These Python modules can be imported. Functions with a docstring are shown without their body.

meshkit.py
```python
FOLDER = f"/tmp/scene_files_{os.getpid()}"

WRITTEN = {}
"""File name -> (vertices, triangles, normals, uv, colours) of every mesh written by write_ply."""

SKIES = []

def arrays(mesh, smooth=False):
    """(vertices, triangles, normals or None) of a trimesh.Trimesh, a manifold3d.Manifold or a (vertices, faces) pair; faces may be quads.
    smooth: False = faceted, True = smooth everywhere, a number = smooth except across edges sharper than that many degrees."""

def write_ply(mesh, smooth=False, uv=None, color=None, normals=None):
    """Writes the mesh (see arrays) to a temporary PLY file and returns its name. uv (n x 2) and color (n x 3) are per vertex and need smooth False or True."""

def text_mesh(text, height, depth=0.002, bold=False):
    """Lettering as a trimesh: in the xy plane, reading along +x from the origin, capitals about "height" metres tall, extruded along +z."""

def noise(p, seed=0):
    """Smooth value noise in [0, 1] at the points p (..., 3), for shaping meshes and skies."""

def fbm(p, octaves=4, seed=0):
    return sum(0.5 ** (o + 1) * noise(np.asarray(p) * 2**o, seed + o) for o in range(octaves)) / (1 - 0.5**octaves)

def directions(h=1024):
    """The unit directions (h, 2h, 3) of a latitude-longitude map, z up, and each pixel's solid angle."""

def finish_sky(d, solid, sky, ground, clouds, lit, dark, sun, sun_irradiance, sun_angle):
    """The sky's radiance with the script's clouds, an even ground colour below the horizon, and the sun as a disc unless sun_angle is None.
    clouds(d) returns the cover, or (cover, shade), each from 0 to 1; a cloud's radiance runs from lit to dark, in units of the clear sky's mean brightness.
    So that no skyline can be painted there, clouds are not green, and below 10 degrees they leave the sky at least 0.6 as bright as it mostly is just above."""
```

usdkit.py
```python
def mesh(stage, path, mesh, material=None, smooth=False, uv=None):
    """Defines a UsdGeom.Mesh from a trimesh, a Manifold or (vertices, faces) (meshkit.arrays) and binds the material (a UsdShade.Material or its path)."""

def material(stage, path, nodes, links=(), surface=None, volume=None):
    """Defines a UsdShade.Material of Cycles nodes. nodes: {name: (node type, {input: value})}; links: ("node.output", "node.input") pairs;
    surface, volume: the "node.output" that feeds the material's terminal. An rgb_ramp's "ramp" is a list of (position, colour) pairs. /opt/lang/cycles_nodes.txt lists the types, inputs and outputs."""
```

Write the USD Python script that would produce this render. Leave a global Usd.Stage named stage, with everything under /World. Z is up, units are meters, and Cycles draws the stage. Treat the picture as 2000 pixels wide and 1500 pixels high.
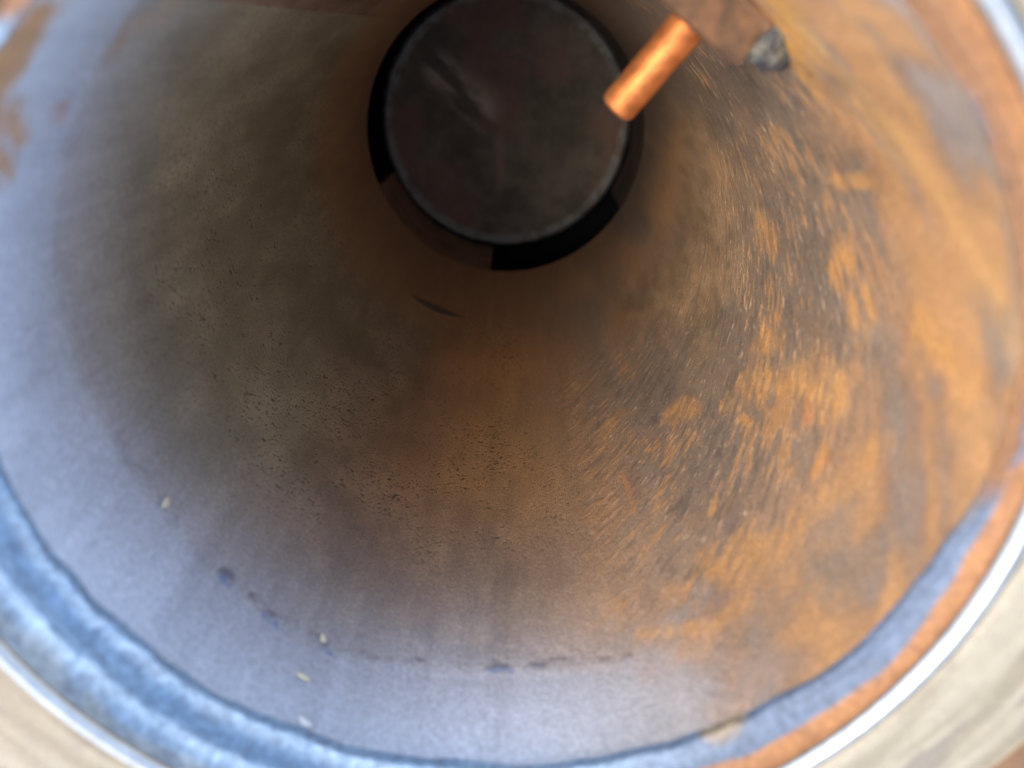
import math
import numpy as np
import trimesh
import usdkit
from meshkit import noise, fbm
from pxr import Gf, Sdf, Usd, UsdGeom, UsdLux, UsdShade, Vt

stage = Usd.Stage.CreateInMemory()
UsdGeom.SetStageUpAxis(stage, UsdGeom.Tokens.z)
UsdGeom.SetStageMetersPerUnit(stage, 1.0)
UsdGeom.Xform.Define(stage, '/World')
UsdGeom.Scope.Define(stage, '/World/Looks')

S = 0.1            # bore radius of the pipe in metres; every length below is in bore radii
H = 0.66           # height of the mouth of the pipe above the ground, in metres

# ------------------------------------------------------------------ camera
FOC = 6.0
cam = UsdGeom.Camera.Define(stage, '/World/camera')
cam.CreateFocalLengthAttr(FOC)
cam.CreateHorizontalApertureAttr(FOC * 2000 / 1560)
cam.CreateVerticalApertureAttr(FOC * 1500 / 1560)
cam.CreateClippingRangeAttr(Gf.Vec2f(0.01, 200))
cam.CreateFStopAttr(1.5)
cam.CreateFocusDistanceAttr(0.33)
cam.CreateExposureAttr(1.65)
AX = np.array([.0121, -.4415, 1.0]); AX /= np.linalg.norm(AX)          # the pipe's axis seen from the camera: x right, y down, z forward
E1 = np.array([1.0, 0, 0]) - AX * AX[0]; E1 /= np.linalg.norm(E1)
E2 = np.cross(AX, E1)
M_ = np.array([E1, -E2, -AX])                                           # camera vector -> world
EYE = np.array([.1137 * S, .6964 * S, H + 1.2831 * S])
right, up, back = M_ @ [1, 0, 0], M_ @ [0, -1, 0], M_ @ [0, 0, -1]
m = np.eye(4); m[0, :3], m[1, :3], m[2, :3], m[3, :3] = right, up, back, EYE
cam.AddTransformOp().Set(Gf.Matrix4d(m.tolist()))

# ------------------------------------------------------------------ light
SUN_EL, SUN_AZ = math.radians(61), math.radians(-84)                    # azimuth = atan2(x, y)
sd = np.array([math.cos(SUN_EL) * math.sin(SUN_AZ), math.cos(SUN_EL) * math.cos(SUN_AZ), math.sin(SUN_EL)])
usdkit.material(stage, '/World/Looks/sky', {
    's': ('sky_texture', {'sky_type': 'single_scattering', 'sun_disc': False, 'sun_elevation': SUN_EL, 'sun_rotation': SUN_AZ, 'air_density': 1.0, 'aerosol_density': 2.0}),
    'h': ('hsv', {'saturation': .90}),
    'b': ('background_shader', {'strength': 0.15})}, [('s.color', 'h.color'), ('h.color', 'b.color')], surface='b.background')
dome = UsdLux.DomeLight.Define(stage, '/World/sky')
UsdShade.MaterialBindingAPI.Apply(dome.GetPrim()).Bind(UsdShade.Material.Get(stage, '/World/Looks/sky'))
dome.GetPrim().SetCustomDataByKey('kind', 'structure')
sun = UsdLux.DistantLight.Define(stage, '/World/sun')
sun.CreateIntensityAttr(0.33); sun.CreateAngleAttr(40.0); sun.CreateNormalizeAttr(True); sun.CreateColorAttr(Gf.Vec3f(1.0, .89, .75))
z = sd; x = np.cross([0, 0, 1.0], z); x /= np.linalg.norm(x); y = np.cross(z, x)
m = np.eye(4); m[0, :3], m[1, :3], m[2, :3] = x, y, z
sun.AddTransformOp().Set(Gf.Matrix4d(m.tolist()))

# ------------------------------------------------------------------ helpers
USED = {}


def numbered(path):
    n = USED.get(path, 0); USED[path] = n + 1
    return path if n == 0 else f'{path}_{n:03d}'


def W(x1, x2, d):
    """pipe frame (right, down in the picture, depth below the mouth; bore radii) -> world metres"""
    return np.stack(np.broadcast_arrays(np.asarray(x1, float) * S, -np.asarray(x2, float) * S, H - np.asarray(d, float) * S), -1)


def tag(p, **kw):
    for k, v in kw.items():
        p.SetCustomDataByKey(k, v)


def thing(name, **kw):
    x = UsdGeom.Xform.Define(stage, numbered('/World/' + name)); tag(x.GetPrim(), **kw)
    return str(x.GetPath())


def put(name, mesh, mat, parent='/World', smooth=40, col=None, **kw):
    m = usdkit.mesh(stage, numbered(parent + '/' + name), mesh, '/World/Looks/' + mat, smooth=smooth)
    if col is not None:
        UsdGeom.PrimvarsAPI(m).CreatePrimvar('albedo', Sdf.ValueTypeNames.Color3fArray, 'vertex').Set(Vt.Vec3fArray.FromNumpy(np.ascontiguousarray(col, np.float32)))
    tag(m.GetPrim(), **kw)
    return str(m.GetPath())


def sm(a, b, x):
    t = np.clip((x - a) / (b - a), 0, 1)
    return t * t * (3 - 2 * t)


def lerp(a, b, t):
    return np.asarray(a) * (1 - t[..., None]) + np.asarray(b) * t[..., None]


def grid(r, th, d, flip=False, close=True):
    """a surface over rows (any) and columns th; r, th, d arrays (rows, cols). Faces look inwards (to the axis) unless flipped."""
    R, C = r.shape
    v = W(r * np.cos(th), r * np.sin(th), d).reshape(-1, 3)
    i, j = np.meshgrid(np.arange(R - 1), np.arange(C if close else C - 1), indexing='ij')
    jn = (j + 1) % C
    q = np.stack([i * C + j, i * C + jn, (i + 1) * C + jn, (i + 1) * C + j], -1).reshape(-1, 4)
    return v, q[:, ::-1] if flip else q


def lathe(prof, n=180, th0=0.0, th1=2 * math.pi, flip=False):
    """prof: (r, d) points; the surface lies on the left of the walk"""
    full = th1 - th0 > 6.28
    t = np.linspace(th0, th1, n + 1)[:-1] if full else np.linspace(th0, th1, n + 1)
    p = np.asarray(prof, float)
    r = np.repeat(p[:, :1], len(t), 1); d = np.repeat(p[:, 1:], len(t), 1)
    return grid(r, np.repeat(t[None], len(p), 0), d, flip, full)


def sector(r0, r1, d0, d1, t0, t1, n=40):
    """a closed curved block"""
    t = np.linspace(t0, t1, n + 1)
    loop = np.array([(r0, d0), (r0, d1), (r1, d1), (r1, d0)])
    v = np.concatenate([W(loop[:, 0] * math.cos(a), loop[:, 0] * math.sin(a), loop[:, 1]) for a in t])
    f = []
    for k in range(n):
        for s in range(4):
            f.append([k * 4 + s, k * 4 + (s + 1) % 4, k * 4 + 4 + (s + 1) % 4, k * 4 + 4 + s])
    f += [[0, 3, 2, 1], [n * 4, n * 4 + 1, n * 4 + 2, n * 4 + 3]]
    tm = trimesh.Trimesh(*_tri(v, f), process=False); trimesh.repair.fix_normals(tm)
    return tm


def _tri(v, f):
    f = np.asarray(f)
    return v, np.vstack([f[:, [0, 1, 2]], f[:, [0, 2, 3]]])


# ------------------------------------------------------------------ materials
def painted(name, rough=.7, grain=1400., amount=.35, bump=.25, spec=.3, metallic=0., bumpdist=.0006):
    """colour from the surface's own albedo map, with fine mottling and relief"""
    usdkit.material(stage, '/World/Looks/' + name, {
        'a': ('attribute', {'attribute': 'albedo'}),
        'tc': ('texture_coordinate', {}),
        'n': ('noise_texture', {'scale': grain, 'detail': 3, 'roughness': .6}),
        'n2': ('noise_texture', {'scale': grain * .28, 'detail': 4, 'roughness': .6}),
        'r': ('map_range', {'from_min': .28, 'from_max': .72, 'to_min': 1 - amount, 'to_max': 1 + amount}),
        'r2': ('map_range', {'from_min': .3, 'from_max': .7, 'to_min': 1 - amount * .45, 'to_max': 1 + amount * .45}),
        'm': ('math', {'math_type': 'multiply'}),
        'c': ('mix_color', {'blend_type': 'multiply', 'fac': 1.0, 'use_clamp': False}),
        'h': ('math', {'math_type': 'add'}),
        'b': ('bump', {'strength': bump, 'distance': bumpdist}),
        'ro': ('map_range', {'from_min': .3, 'from_max': .7, 'to_min': rough - .12, 'to_max': rough + .12}),
        'p': ('principled_bsdf', {'specular_ior_level': spec, 'metallic': metallic})},
        [('tc.object', 'n.vector'), ('tc.object', 'n2.vector'), ('n.fac', 'r.value'), ('n2.fac', 'r2.value'), ('r.result', 'm.value1'), ('r2.result', 'm.value2'),
         ('a.color', 'c.a'), ('m.value', 'c.b'), ('c.result', 'p.base_color'), ('n.fac', 'h.value1'), ('n2.fac', 'h.value2'), ('h.value', 'b.height'),
         ('b.normal', 'p.normal'), ('n2.fac', 'ro.value'), ('ro.result', 'p.roughness')], surface='p.BSDF')


painted('rusty_steel', rough=.68, grain=2300, amount=.33, bump=.55, spec=.25)
painted('weld_metal', rough=.68, grain=500, amount=.28, bump=.6, spec=.3)
painted('flange_metal', rough=.5, grain=900, amount=.15, bump=.2, spec=.5)


def plain(name, c0, c1, scale, rough=.6, metallic=0., bump=.3, spec=.4, lo=.35, hi=.65, bd=.0006):
    usdkit.material(stage, '/World/Looks/' + name, {
        'tc': ('texture_coordinate', {}),
        'n': ('noise_texture', {'scale': scale, 'detail': 6, 'roughness': .62}),
        'r': ('rgb_ramp', {'ramp': [(0, c0), (lo, c0), (hi, c1), (1, c1)]}),
        'b': ('bump', {'strength': bump, 'distance': bd}),
        'p': ('principled_bsdf', {'roughness': rough, 'metallic': metallic, 'specular_ior_level': spec})},
        [('tc.object', 'n.vector'), ('n.fac', 'r.fac'), ('r.color', 'p.base_color'), ('n.fac', 'b.height'), ('b.normal', 'p.normal')], surface='p.BSDF')


plain('copper_metal', (.36, .115, .035), (.62, .22, .062), 210, rough=.54, metallic=.85, bump=.5)
plain('polished_steel', (.46, .46, .44), (.60, .60, .57), 300, rough=.36, metallic=1., bump=.08)
plain('bracket_rust', (.065, .037, .019), (.165, .080, .034), 150, rough=.75, bump=.6)
plain('unlit_black', (.010, .011, .013), (.016, .017, .019), 60, rough=.75, spec=.2)  # near-black colour stands in for the darkness of the unlit chamber
plain('outer_steel', (.10, .055, .03), (.22, .12, .06), 40, rough=.8)
plain('tab_rust', (.16, .09, .05), (.30, .165, .09), 60, rough=.85)
plain('tab_scale', (.04, .028, .02), (.08, .05, .033), 40, rough=.85)
plain('slag', (.03, .03, .034), (.22, .22, .17), 75, rough=.6, bump=.6, lo=.40, hi=.60)
plain('concrete', (.26, .25, .23), (.40, .38, .35), 22, rough=.9, bump=.4, bd=.003)
plain('pale_flake', (.66, .58, .36), (.78, .72, .52), 400, rough=.6)
plain('white_flake', (.74, .73, .68), (.82, .81, .78), 400, rough=.6)

# ------------------------------------------------------------------ ground
gx = np.array([[-60, -60, 0], [60, -60, 0], [60, 60, 0], [-60, 60, 0]], float)
put('ground', (gx, np.array([[0, 1, 2], [0, 2, 3]])), 'concrete', smooth=False, kind='structure', label='grey concrete ground under the standing pipe')

# ------------------------------------------------------------------ the pipe
PIPE = thing('flanged_steel_pipe', label='rusty flanged steel pipe seen from its open mouth down to a dark end plate', category='pipe')
LEN, DISC, WALL = 4.72, 5.42, .06


def bore_end(th):
    """depth of the pipe's uneven end under the mouth, by direction (degrees; 0 right, 90 down in the picture)"""
    t = np.degrees(th) % 360
    base = np.interp(t, [0, 8, 16, 31, 44, 60, 90, 112, 140, 175, 215, 260, 300, 330, 352, 360], [.035, .055, .07, .09, .115, .145, .18, .195, .195, .19, .13, .07, .04, .02, .02, .035])
    c, s = np.cos(th), np.sin(th)
    return base + .022 * (fbm(np.stack([c * 5, s * 5, 0 * c], -1), 3, 3) - .5) + .012 * (noise(np.stack([c * 16, s * 16, 0 * c], -1), 8) - .5)


NT, ND = 1180, 620
tt = np.arange(NT) / NT * 2 * math.pi
kk = np.linspace(0, 1, ND)
tmap = kk ** 1.35
TH = np.repeat(tt[None], ND, 0)
TH = np.where(TH > math.radians(230), TH - 2 * math.pi, TH)             # -130 .. 230 degrees
w = bore_end(tt)[None]
DP = w + (LEN - w) * tmap[:, None]
P = np.stack([np.cos(TH), np.sin(TH), 1.0 * np.log(1 + 1.1 * DP)], -1)
n1 = fbm(P * 2.1, 3, 11); n2 = fbm(P * 5.5, 4, 21); n3 = fbm(P * 17, 3, 31); n4 = noise(P * 60, 41)
U, V = TH - DP, TH + DP
QN = np.stack([np.cos(TH), np.sin(TH), DP], -1)
deg = np.degrees(TH)
st1 = fbm(np.stack([U * 9, V * 38, 0 * U], -1), 4, 51)
st2 = noise(np.stack([U * 24, V * 90, 0 * U], -1), 61)
stbig = fbm(np.stack([U * 1.6, V * 5.5, 0 * U], -1), 3, 71)
axial = fbm(np.stack([np.cos(TH) * 26, np.sin(TH) * 26, DP * 1.6], -1), 3, 81)
rw = sm(.02, .72, np.cos(TH - math.radians(2)) + .25 * (n1 - .5))
rwm = sm(-.05, .95, np.cos(TH - math.radians(2)) + .35 * (n1 - .5))                # softer changeover, and near the mouth further round to the right
rwn = rw + (sm(.36, .86, np.cos(TH + math.radians(3)) + .5 * (n2 - .5) + .3 * (n1 - .5)) - rw) * sm(.75, .30, DP)
low = sm(60, 75, deg) * sm(215, 190, deg)



def wall_at(px, py):
    """direction and depth of the spot of the bore seen at (px, py) in the 2000 x 1500 photograph"""
    o = np.array([-.0995, .1184, 1.4561]); d = np.array([(px - 1000) / 1560, (py - 750) / 1560, 1.0]); d /= np.linalg.norm(d)
    dp = d - AX * (d @ AX); o_ = -o + AX * (o @ AX)
    a, b, c = dp @ dp, 2 * dp @ o_, o_ @ o_ - 1
    Q = d * ((-b + math.sqrt(b * b - 4 * a * c)) / 2 / a) - o
    return math.atan2(Q @ E2, Q @ E1), Q @ AX


def stroke(pts, width, soft=.5, rag=.35):
    """0..1: nearness to a line on the wall through the given spots, with a ragged outline"""
    q = [wall_at(*p) for p in pts]
    best = np.full(TH.shape, 9.0)
    for (t0, d0), (t1, d1) in zip(q[:-1], q[1:]) if len(q) > 1 else [(q[0], q[0])]:
        for k in (-2 * math.pi, 0, 2 * math.pi):
            vx, vy = t1 - t0, d1 - d0
            ll = max(vx * vx + vy * vy, 1e-9)
            h = np.clip(((TH + k - t0) * vx + (DP - d0) * vy) / ll, 0, 1)
            best = np.minimum(best, np.hypot(TH + k - t0 - h * vx, DP - d0 - h * vy))
    x = best / width + rag * 4 * (n3 - .5) + rag * 3 * (n2 - .5)
    return sm(1 + soft, 1 - soft, x)


brown = lerp((.185, .118, .066), (.32, .21, .12), sm(.3, .7, n2 * .6 + n3 * .4))
olive = lerp((.235, .205, .112), (.36, .315, .185), sm(.3, .7, n2))
col = lerp(brown, olive, sm(112, 150, deg + 40 * (n1 - .5)) * .85)
# reddish dust along the bottom deep inside
dust = sm(40, 62, deg) * sm(128, 96, deg + 30 * (n1 - .5))
col = lerp(col, (.44, .23, .085), dust * sm(.15, .6, n1 * .5 + n2 * .5) * sm(.55, 1.7, DP) * .85)
col = lerp(col, (.42, .23, .11), sm(2.9, 3.5, DP + .12 * (n2 - .5)) * .7)
col = lerp(col, (.52, .26, .09), dust * np.exp(-((DP - 2.8) / .35) ** 2) * .7)
# grey brown tone of bare scale on the right, under the streaks
col = lerp(col, lerp((.23, .165, .115), (.165, .125, .092), sm(.6, 1.0, DP)), rw * sm(.25, .55, n1) * .85)
# bluish grey scale near the mouth, left and below, with lens haze painted in
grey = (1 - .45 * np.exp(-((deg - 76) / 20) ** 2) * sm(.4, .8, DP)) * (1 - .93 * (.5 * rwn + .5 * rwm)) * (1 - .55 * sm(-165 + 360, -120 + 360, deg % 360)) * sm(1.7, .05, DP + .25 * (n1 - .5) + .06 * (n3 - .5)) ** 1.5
col = lerp(col, lerp(lerp((.315, .295, .28), (.39, .375, .37), n2), lerp((.56, .61, .68), (.63, .68, .75), n2), sm(1.0, .10, DP + .2 * (n1 - .5)) * sm(58, 100, deg % 360)), grey)  # paler blue towards the left imitates the haze glow
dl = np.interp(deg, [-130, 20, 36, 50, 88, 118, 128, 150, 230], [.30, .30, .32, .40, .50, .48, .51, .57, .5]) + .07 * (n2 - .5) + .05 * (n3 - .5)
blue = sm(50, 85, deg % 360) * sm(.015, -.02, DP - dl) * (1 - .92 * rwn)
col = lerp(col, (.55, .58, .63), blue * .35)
# chipped edge of the grey zone
edge = np.exp(-((DP - dl) / .022) ** 2) * sm(15, 40, deg) * sm(172, 150, deg)
col = lerp(col, (.20, .27, .42), .75 * edge * sm(.60, .70, n3 * .7 + n4 * .3) * (1 - .6 * rw))
col = lerp(col, (.08, .07, .065), np.exp(-((DP - dl - .02) / .014) ** 2) * sm(15, 40, deg) * sm(165, 140, deg) * sm(.52, .66, n3) * .5)
# orange rust on the right: solid near the mouth, runs further in
near = sm(1.15, .45, DP + .75 * (n1 - .5) + .5 * (n2 - .5) + .3 * (stbig - .5))
ora = lerp((.25, .145, .080), (.42, .215, .086), sm(.36, .60, n2 * .5 + stbig * .5))
ora = lerp(ora, (.215, .165, .12), sm(.56, .70, fbm(P * 3.4, 4, 131)) * .75)
col = lerp(col, ora, rwn * near * sm(.30, .46, stbig * .55 + n2 * .45) * .95)
bandv = np.exp(-((V + .165 - .10 * (n1 - .5)) / .05) ** 2) * sm(1.2, .8, DP)
col = lerp(col, (.60, .33, .11), rw * bandv * .35)
col = lerp(col, (.28, .20, .14), rw * np.exp(-((V + .03 - .1 * (n2 - .5)) / .045) ** 2) * sm(.25, .4, DP) * sm(.9, .6, DP) * .6)
zone = sm(3.0, 2.2, DP) * sm(.3, .8, DP) * sm(.35, .75, rw)
fl = sm(.53, .66, st1 * .36 + n2 * .38 + n1 * .12 + st2 * .14)
col = lerp(col, (.42, .21, .075), fl * zone * .7)
col = lerp(col, (.46, .36, .25), sm(.72, .84, st2 * .7 + n4 * .3) * zone * .45)
dk = sm(.44, .36, st1 * .7 + n2 * .3)
col = lerp(col, (.10, .078, .06), dk * zone * .5)
ORG, YEL, GRY, RED = (.50, .25, .08), (.50, .28, .085), (.21, .155, .11), (.42, .17, .075)
for pts, wd, c, al in [
        ([(1515, 0), (1545, 60), (1560, 130)], .075, (.50, .25, .06), .9), ([(1535, 0), (1590, 90), (1660, 180), (1740, 290)], .06, YEL, .4),
        ([(1650, 0), (1720, 110), (1790, 230)], .04, ORG, .6),
        ([(1610, 352), (1705, 358)], .016, ORG, .8),
        ([(1800, 640), (1850, 690), (1900, 745)], .045, ORG, .85),
        ([(1700, 60), (1760, 150)], .035, GRY, .7),
        ([(1925, 620), (1940, 680)], .055, GRY, .8),
        ([(1690, 600), (1740, 760)], .06, GRY, .5),
        ([(1480, 440), (1510, 465)], .05, ORG, .7), ([(1630, 500), (1660, 510)], .035, ORG, .9), ([(1625, 520), (1640, 560)], .02, ORG, .8),
        ([(1490, 650), (1515, 665)], .05, ORG, .8), ([(1690, 570), (1705, 620)], .022, ORG, .8), ([(1660, 560), (1675, 640)], .018, ORG, .7),
        ([(1460, 750), (1540, 745), (1640, 770)], .075, ORG, .65), ([(1570, 790), (1575, 820)], .02, RED, .8), ([(1325, 800), (1345, 810)], .045, ORG, .75),
        ([(1450, 815), (1468, 828)], .02, ORG, .9), ([(1590, 920), (1600, 900)], .025, RED, .7), ([(1610, 870), (1590, 925)], .022, ORG, .7),
        ([(1400, 1060), (1340, 1150)], .012, ORG, .8), ([(1400, 960), (1390, 1000)], .012, ORG, .7), ([(1240, 1000), (1218, 930)], .009, RED, .8), ([(1150, 850), (1175, 940), (1200, 1100)], .10, (.36, .20, .10), .55),
        ([(1400, 1100), (1500, 1080), (1580, 1000), (1700, 900)], .06, ORG, .6), ([(1250, 1240), (1380, 1225), (1450, 1180)], .03, ORG, .5),
        ([(1570, 1120), (1700, 1080), (1740, 1040)], .05, GRY, .7), ([(1420, 1260), (1520, 1210), (1560, 1150)], .05, GRY, .6),
        ([(20, 250), (5, 310)], .05, ORG, .75), ([(110, 215), (118, 218)], .02, RED, .4), ([(0, 130), (5, 125)], .045, (.62, .50, .22), .8), ([(330, 20), (250, 70)], .05, ORG, .35), ([(60, 30), (40, 60)], .05, GRY, .4)]:
    col = lerp(col, c, stroke(pts, wd, .8, .6) * al * (.45 + .55 * sm(.38, .58, st1 * .75 + n3 * .25)))
# rust patches at the mouth, upper left
ul = sm(-95, -125, deg) + sm(195, 215, deg)
col = lerp(col, (.46, .23, .085), np.clip(ul, 0, 1) * sm(.42, .18, DP + .25 * (n1 - .5)) * sm(.48, .60, n2 * .6 + n1 * .4) * .9)
# pits in the scale
pit = sm(.84, .93, noise(QN * np.array([60, 60, 34]), 91)) * sm(.45, .62, n2) + sm(.80, .90, noise(QN * np.array([95, 95, 60]), 92)) * sm(.4, .6, n3)
pit = pit * .8 + sm(.70, .82, noise(QN * np.array([130, 130, 75]), 94)) * sm(.42, .6, n2) * .8
pit = np.clip(pit, 0, 1) * sm(.7, 1.2, DP) * sm(4.2, 3.2, DP) * (1 - .75 * rw) * (.35 + .65 * low)
col = lerp(col, (.03, .024, .018), pit * .85)
spk = sm(.84, .92, noise(QN * np.array([75, 75, 50]), 93))
col = lerp(col, (.36, .28, .19), spk * (.25 + .5 * rw) * sm(.5, .9, DP) * .7)
# scar of an old tack weld deep in the bore
sc = np.exp(-((deg - 115) / 11) ** 2) * np.exp(-(((DP - 3.52 - .05 * (n2 - .5)) / .07)) ** 2)
sc = sm(.25, .6, sc + .3 * (n3 - .5))
col = lerp(col, (.07, .062, .06), sc * .8)
col = np.clip(col * (.85 + .30 * axial[..., None]), .01, .9)
relief = 1 + .006 * (n1 - .5) + .0022 * (n3 - .5) + .004 * pit - .0030 * fl * zone - .008 * sc + .003 * sm(.02, -.02, DP - dl + .10 * (n3 - .5)) * sm(55, 80, deg) * sm(175, 150, deg) + .003 * sm(.55, .66, n3) * np.exp(-((DP - dl - .03) / .05) ** 2) * low
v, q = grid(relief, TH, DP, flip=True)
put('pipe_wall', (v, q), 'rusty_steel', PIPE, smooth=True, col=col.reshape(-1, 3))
put('pipe_outside', lathe([(1 + WALL, .24), (1 + WALL, LEN), (1.0, LEN)], 160), 'outer_steel', PIPE)

# tabs that carry the end plate, with open slots between them
TABS = [(97, 159), (-84, 31)]
for t0, t1 in TABS:
    put('tab', sector(1.0, 1 + WALL, LEN + .003, DISC + .05, math.radians(t0), math.radians(t1)), 'tab_rust' if t0 > 60 else 'tab_scale', PIPE)

# end plate
nr, nt = 150, 420
rr = np.linspace(0, .999, nr); ta = np.arange(nt) / nt * 2 * math.pi
RR, TA = np.meshgrid(rr, ta, indexing='ij')
X1, X2 = RR * np.cos(TA), RR * np.sin(TA)
PP = np.stack([X1, X2, 0 * X1], -1)
b1 = fbm(PP * 3.2, 4, 101); b2 = fbm(PP * 13, 4, 102)
along, across = X1 * .76 + X2 * .65, -X1 * .65 + X2 * .76
sw = np.exp(-((across - .05 - .10 * (b1 - .5)) / .12) ** 2) * sm(-.85, -.62, along) * sm(.0, -.22, along) * sm(.35, .6, fbm(np.stack([along * 3, across * 11, 0 * along], -1), 4, 103))
dc = lerp((.105, .09, .066), (.20, .162, .118), sm(.25, .75, b1 * .6 + b2 * .4))
dc = lerp(dc, (.22, .13, .095), sm(.5, .68, fbm(PP * 2.4, 3, 105)) * .7)
dc = lerp(dc, (.62, .50, .38), sw * .7)
dc = lerp(dc, (.42, .25, .18), np.exp(-((X1 + .05) / .04) ** 2) * sm(0, .2, X2) * sm(.6, .4, X2) * .45)
rim = sm(.895, .92, RR + .03 * (b2 - .5))
dc = lerp(dc, (.25, .245, .215), rim * (.35 + .65 * sm(.35, .6, b2)))
prof = DISC - .030 * np.exp(-((RR - .950) / .030) ** 2) + .06 * sm(.965, .999, RR) + .006 * (b1 - .5) - .012 * sw - .02 * (b2 - .5)
v, q = grid(RR, TA, prof, flip=True)
v = v + np.array([-.010 * S, .022 * S, 0])
put('end_plate', (v, q), 'rusty_steel', PIPE, smooth=True, col=dc.reshape(-1, 3))

# housing round the pipe's lower end, open inside
BOT = H / S - .004
put('housing', lathe([(1.5, BOT - .05), (0.001, BOT - .05)][::-1] + [(1.5, 4.4), (1 + WALL + .002, 4.4)], 120, flip=False), 'unlit_black', PIPE)
put('housing_shell', lathe([(1 + WALL + .002, 4.33), (1.58, 4.33), (1.58, BOT)], 120, flip=False), 'outer_steel', PIPE)

# ------------------------------------------------------------------ flange: weld ring, bore, lip, raised face
FL = put('flange', lathe([(1.392, -.014), (1.400, .05), (2.05, .05), (2.05, .36), (1.075, .36)], 220, flip=False), 'outer_steel', PIPE)
# weld ring from the pipe's end up to the flange bore
nt = 1400
ta = np.arange(nt) / nt * 2 * math.pi
dg = np.degrees(ta)
w = bore_end(ta)
K = 46
s = np.linspace(0, 1, K)[:, None]
c3 = np.stack([np.cos(ta), np.sin(ta), 0 * ta], -1)
wob = (fbm(c3 * 9, 3, 201) - .5)[None]; wob2 = (fbm(c3 * 26, 3, 203) - .5)[None]
rightness = sm(.1, .75, np.cos(ta - math.radians(5)))[None]
top = .008
rad = 1.0 + .062 * sm(0.0, 1.0, s) ** .85
dep = w[None] + (top - w[None]) * s
amp = .020 + .012 * (1 - rightness)
p1, p2 = .20 + .10 * wob, .60 + .10 * wob2
bead = np.exp(-((s - p1) / .115) ** 2) + .85 * (1 - rightness) * np.exp(-((s - p2) / .11) ** 2) + .10 * rightness * np.exp(-((s - .45) / .2) ** 2)
bead = bead * (1 + .5 * wob2 + .25 * wob)
rip = .035 * np.sin(ta * 190 + 14 * wob[0])[None] * bead
ww = np.sqrt((w[None] - top) ** 2 + .06 ** 2); nr_, nd_ = (w[None] - top) / ww, .06 / ww
off = amp * (bead + rip) * sm(0, .06, s)
rad = rad - nr_ * off * .9
dep = dep - nd_ * off * .9
S2 = np.repeat(s, nt, 1)
P2 = np.stack([np.cos(ta)[None] * np.ones_like(s), np.sin(ta)[None] * np.ones_like(s), S2 * .3], -1)
m1, m2 = fbm(P2 * 6, 3, 211), fbm(P2 * 22, 3, 212)
wc = lerp((.20, .295, .40), (.31, .42, .53), sm(.3, .7, m1 * .5 + m2 * .5))
wc = lerp(wc, (.36, .33, .27), sm(.72, .86, S2 + .25 * (m1 - .5)) * .6 * (1 - rightness))
wc = lerp(wc, (.085, .10, .135), rightness * .85 * np.ones_like(S2))
wc = lerp(wc, (.10, .13, .19), sm(.52, .66, m2) * .45)
wc = lerp(wc, (.29, .135, .055), rightness * sm(.52, .60, S2 + .30 * (m1 - .5)))
wc = lerp(wc, (.30, .21, .10), np.clip(rightness * sm(.72, .86, noise(P2 * np.array([9, 9, 3]), 220)), 0, 1) * sm(.7, .3, S2) * .8)
wc = lerp(wc, (.25, .118, .045), ((sm(205, 222, dg) * (dg < 300) + (dg >= 300) * 1.0 + sm(9, 3, dg))[None] * sm(.25, .45, m1)).clip(0, 1) * .92)
v, q = grid(rad, np.repeat(ta[None], K, 0), dep, flip=True)
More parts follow.
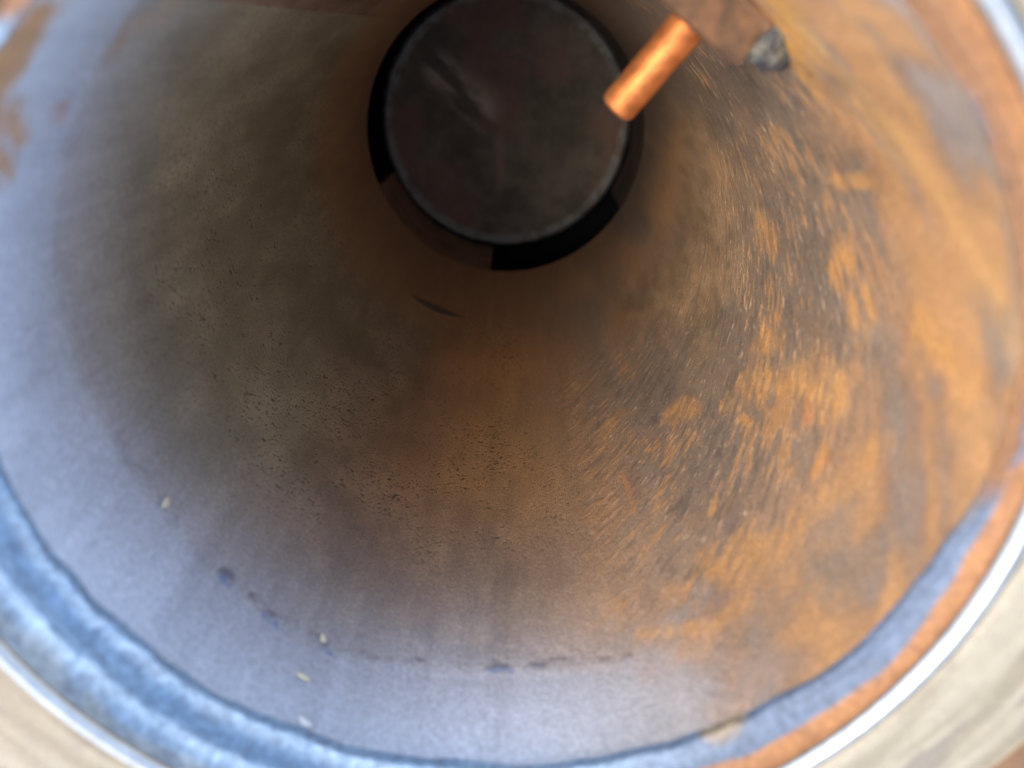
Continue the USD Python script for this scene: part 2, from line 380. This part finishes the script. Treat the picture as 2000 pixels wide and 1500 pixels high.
# rows run from the pipe up to the mouth, so the winding is the other way round
put('weld_bead', (v, q[:, ::-1]), 'weld_metal', PIPE, smooth=True, col=wc.reshape(-1, 3))

# polished lip
a_ = np.linspace(0, 1, 14)
lipr = 1.0635 + (1.1035 - 1.0635) * a_
lipd = -.014 + .020 * np.abs(2 * a_ - 1.0) ** 2.6
pr = [(1.0635, .05)] + list(zip(lipr, lipd)) + [(1.1035, .03)]
put('lip', lathe(pr, 360, flip=True), 'polished_steel', PIPE, smooth=50)

# raised face, turned with fine grooves
nr, nt = 90, 1000
rr = np.linspace(1.1035, 1.392, nr); ta = np.arange(nt) / nt * 2 * math.pi
RR, TA = np.meshgrid(rr, ta, indexing='ij')
F = np.stack([np.cos(TA) * 3, np.sin(TA) * 3, RR * 24], -1)
g1, g2 = fbm(F, 4, 301), fbm(np.stack([np.cos(TA) * 9, np.sin(TA) * 9, RR * 12], -1), 5, 302)
fc = lerp((.20, .168, .108), (.30, .262, .185), sm(.3, .7, g1))
fc = lerp(fc, (.17, .145, .11), sm(.60, .72, g2) * .7)
fc = lerp(fc, (.24, .175, .11), sm(-.2, -.9, np.cos(TA - math.radians(20))) * .45)
put('raised_face', grid(RR, TA, -.0035 - .006 * sm(0, .02, RR - 1.1035) - .0035 * (g1 - .5), flip=False)[:2], 'flange_metal', PIPE, smooth=True, col=fc.reshape(-1, 3))

# ------------------------------------------------------------------ bracket and rod
def plane_pt(px, py, D):
    """point of the cross-section at depth D that the picture shows at (px, py) of 2000 x 1500"""
    o = np.array([-.0995, .1184, 1.4561]); d = np.array([(px - 1000) / 1560, (py - 750) / 1560, 1.0])
    Q = d * ((o @ AX + D) / (d @ AX)) - o
    return np.array([Q @ E1, Q @ E2])


BD = .76
ea, eb = plane_pt(1315, 0, BD), plane_pt(1449, 120, BD)
ec = plane_pt(1477, 86, BD)
ed = (eb - ea) / np.linalg.norm(eb - ea)
en = np.array([-ed[1], ed[0]]); en = en if en @ (ec - eb) > 0 else -en
mid = plane_pt(1350, 46, BD)
half = (eb - mid) @ ed


def arc_pt(p, r=.992):
    """where the line from p along en meets the circle r"""
    b = p @ en; c = p @ p - r * r
    return p + en * (-b + math.sqrt(b * b - c))


front = [mid + ed * half, mid - ed * half * 1.0]
outer = [arc_pt(mid - ed * half * k) for k in np.linspace(1, -1, 15)]
poly = np.array(front + outer)
import shapely.geometry as sg
pg = sg.Polygon(poly).buffer(-.008, join_style=1).buffer(.008, join_style=1, quad_segs=4)
th_ = .075
base = trimesh.creation.extrude_polygon(pg, th_, engine='earcut')
top_in = pg.buffer(-.008)
bm = trimesh.util.concatenate([trimesh.creation.extrude_polygon(pg, th_ - .006, engine='earcut')])
vv = bm.vertices
vv = W(vv[:, 0], vv[:, 1], BD + .006 + vv[:, 2])
bm = trimesh.Trimesh(vv, bm.faces, process=False); trimesh.repair.fix_normals(bm)
cap = trimesh.creation.extrude_polygon(top_in, .0062, engine='earcut')
cv = W(cap.vertices[:, 0], cap.vertices[:, 1], BD + cap.vertices[:, 2])
cap = trimesh.Trimesh(cv, cap.faces, process=False); trimesh.repair.fix_normals(cap)
BR = put('bracket', trimesh.util.concatenate([bm, cap]), 'bracket_rust', PIPE, smooth=30)


def blob(c, r, seed, squash=(1, 1, 1)):
    s_ = trimesh.creation.icosphere(subdivisions=4)
    p = s_.vertices
    k = 1 + .9 * (fbm(p * 1.7 + seed, 3, seed) - .5) + .35 * (fbm(p * 5 + seed, 2, seed + 5) - .5)
    p = p * k[:, None] * np.asarray(squash) * r
    s_.vertices = W(c[0] + p[:, 0], c[1] + p[:, 1], c[2] + p[:, 2])
    trimesh.repair.fix_normals(s_)
    return s_


bp = plane_pt(1500, 92, .80)
bp2 = plane_pt(1520, 112, .84)
bp3 = plane_pt(1508, 70, .78)
put('weld_blob', trimesh.util.concatenate([blob((*bp, .82), .047, 3), blob((*bp2, .86), .032, 9), blob((*bp3, .79), .030, 14)]), 'slag', BR, smooth=True)
# fillet weld along the bracket's back edge
op = np.array(outer)
pts = [np.array([*(p * .995), BD + .006 + .012 * noise(np.array([i * .7, 0, 0]))]) for i, p in enumerate(op)]
fv, ff = [], []
for i, p in enumerate(pts):
    rdir = op[i] / np.linalg.norm(op[i])
    rr_ = .020 + .012 * float(noise(np.array([i * 1.3, 4.0, 0])))
    for k in range(10):
        a = k / 10 * 2 * math.pi
        qd = np.array([p[0] + rdir[0] * rr_ * math.cos(a), p[1] + rdir[1] * rr_ * math.cos(a), p[2] + rr_ * math.sin(a)])
        fv.append(W(*qd))
for i in range(len(pts) - 1):
    for k in range(10):
        ff.append([i * 10 + k, i * 10 + (k + 1) % 10, i * 10 + 10 + (k + 1) % 10, i * 10 + 10 + k])
fm = trimesh.Trimesh(*_tri(np.array(fv), ff), process=False); trimesh.repair.fix_normals(fm)
put('fillet_weld', fm, 'bracket_rust', BR, smooth=True)

RAD = .050
RD = BD + th_ + RAD - .01
p0 = plane_pt(1205, 212, RD + .13); p1 = plane_pt(1362, 34, RD) + en * .10
A, B = np.array([*p0, RD + .13]), np.array([*p1, RD + .01])
ax = (B - A) / np.linalg.norm(B - A)
u1 = np.cross(ax, [0, 0, 1.0]); u1 /= np.linalg.norm(u1); u2 = np.cross(ax, u1)
L = np.linalg.norm(B - A)
prof = [(0.0, -.004), (.6, -.0035), (.86, -.001), (.96, .004), (1.0, .011)] + [(1.0, t) for t in np.linspace(.03, L, 50)] + [(0.0, L)]
n = 56
rv = []
for (r, t) in prof:
    for k in range(n):
        a = k / n * 2 * math.pi
        cc = A + ax * t + (u1 * math.cos(a) + u2 * math.sin(a)) * r * RAD
        rv.append(cc)
rv = np.array(rv)
rv += ax * 0
rn = fbm(rv * 9, 3, 401) - .5
ctr = A + ((rv - A) @ ax)[:, None] * ax
rv = ctr + (rv - ctr) * (1 + .05 * rn[:, None])
rv = W(rv[:, 0], rv[:, 1], rv[:, 2])
rf = [[i * n + k, i * n + (k + 1) % n, i * n + n + (k + 1) % n, i * n + n + k] for i in range(len(prof) - 1) for k in range(n)]
rm = trimesh.Trimesh(*_tri(rv, rf), process=False); trimesh.repair.fix_normals(rm)
put('rod', rm, 'copper_metal', PIPE, smooth=40, label='bright coppery round rod welded under the bracket')


# ------------------------------------------------------------------ loose flakes sticking to the bore
def flake(theta, d, w_, h_, seed, mat, label, rr0=.990):
    rng = np.random.default_rng(seed)
    k = 14
    a = np.sort(rng.uniform(0, 2 * math.pi, k)); rad_ = rng.uniform(.7, 1.1, k)
    up = np.stack([np.cos(a) * rad_ * w_, np.sin(a) * rad_ * h_], -1)
    rows = []
    for lift in (0, 1):
        for (s_, t_) in up:
            an = theta + s_; r_ = rr0 - lift * .004 - .004 * (s_ / w_)
            rows.append(W(r_ * math.cos(an), r_ * math.sin(an), d + t_))
    rows.append(W(rr0 * math.cos(theta), rr0 * math.sin(theta), d)); rows.append(W((rr0 - .007) * math.cos(theta), (rr0 - .007) * math.sin(theta), d))
    f = []
    for i in range(k):
        j = (i + 1) % k
        f += [[i, j, k + j], [i, k + j, k + i], [2 * k, j, i], [2 * k + 1, k + i, k + j]]
    tm = trimesh.Trimesh(np.array(rows), f, process=False); trimesh.repair.fix_normals(tm)
    put('paint_flake', tm, mat, smooth=False, label=label, category='flake')


def cyl_pt(px, py):
    o = np.array([-.0995, .1184, 1.4561]); d = np.array([(px - 1000) / 1560, (py - 750) / 1560, 1.0]); d /= np.linalg.norm(d)
    dp = d - AX * (d @ AX); o_ = -o + AX * (o @ AX)
    a, b, c = dp @ dp, 2 * dp @ o_, o_ @ o_ - 1
    Q = d * ((-b + math.sqrt(b * b - 4 * a * c)) / 2 / a) - o
    return math.atan2(Q @ E2, Q @ E1), Q @ AX


for (px, py, w_, h_, seed, mat, label) in [
        (318, 985, .014, .026, 1, 'pale_flake', 'pale yellow flake on the lower left wall at the edge of the grey zone'),
        (628, 1252, .012, .014, 2, 'pale_flake', 'tiny cream flake on the bluish grey wall between the yellow flake and the bottom'),
        (592, 1417, .022, .012, 3, 'white_flake', 'white flake lying against the blue weld at the bottom left'),
        (590, 1328, .020, .009, 4, 'pale_flake', 'faint cream flake above the white one by the weld')]:
    t, d = cyl_pt(px, py)
    flake(t, d, w_, h_, seed, mat, label)
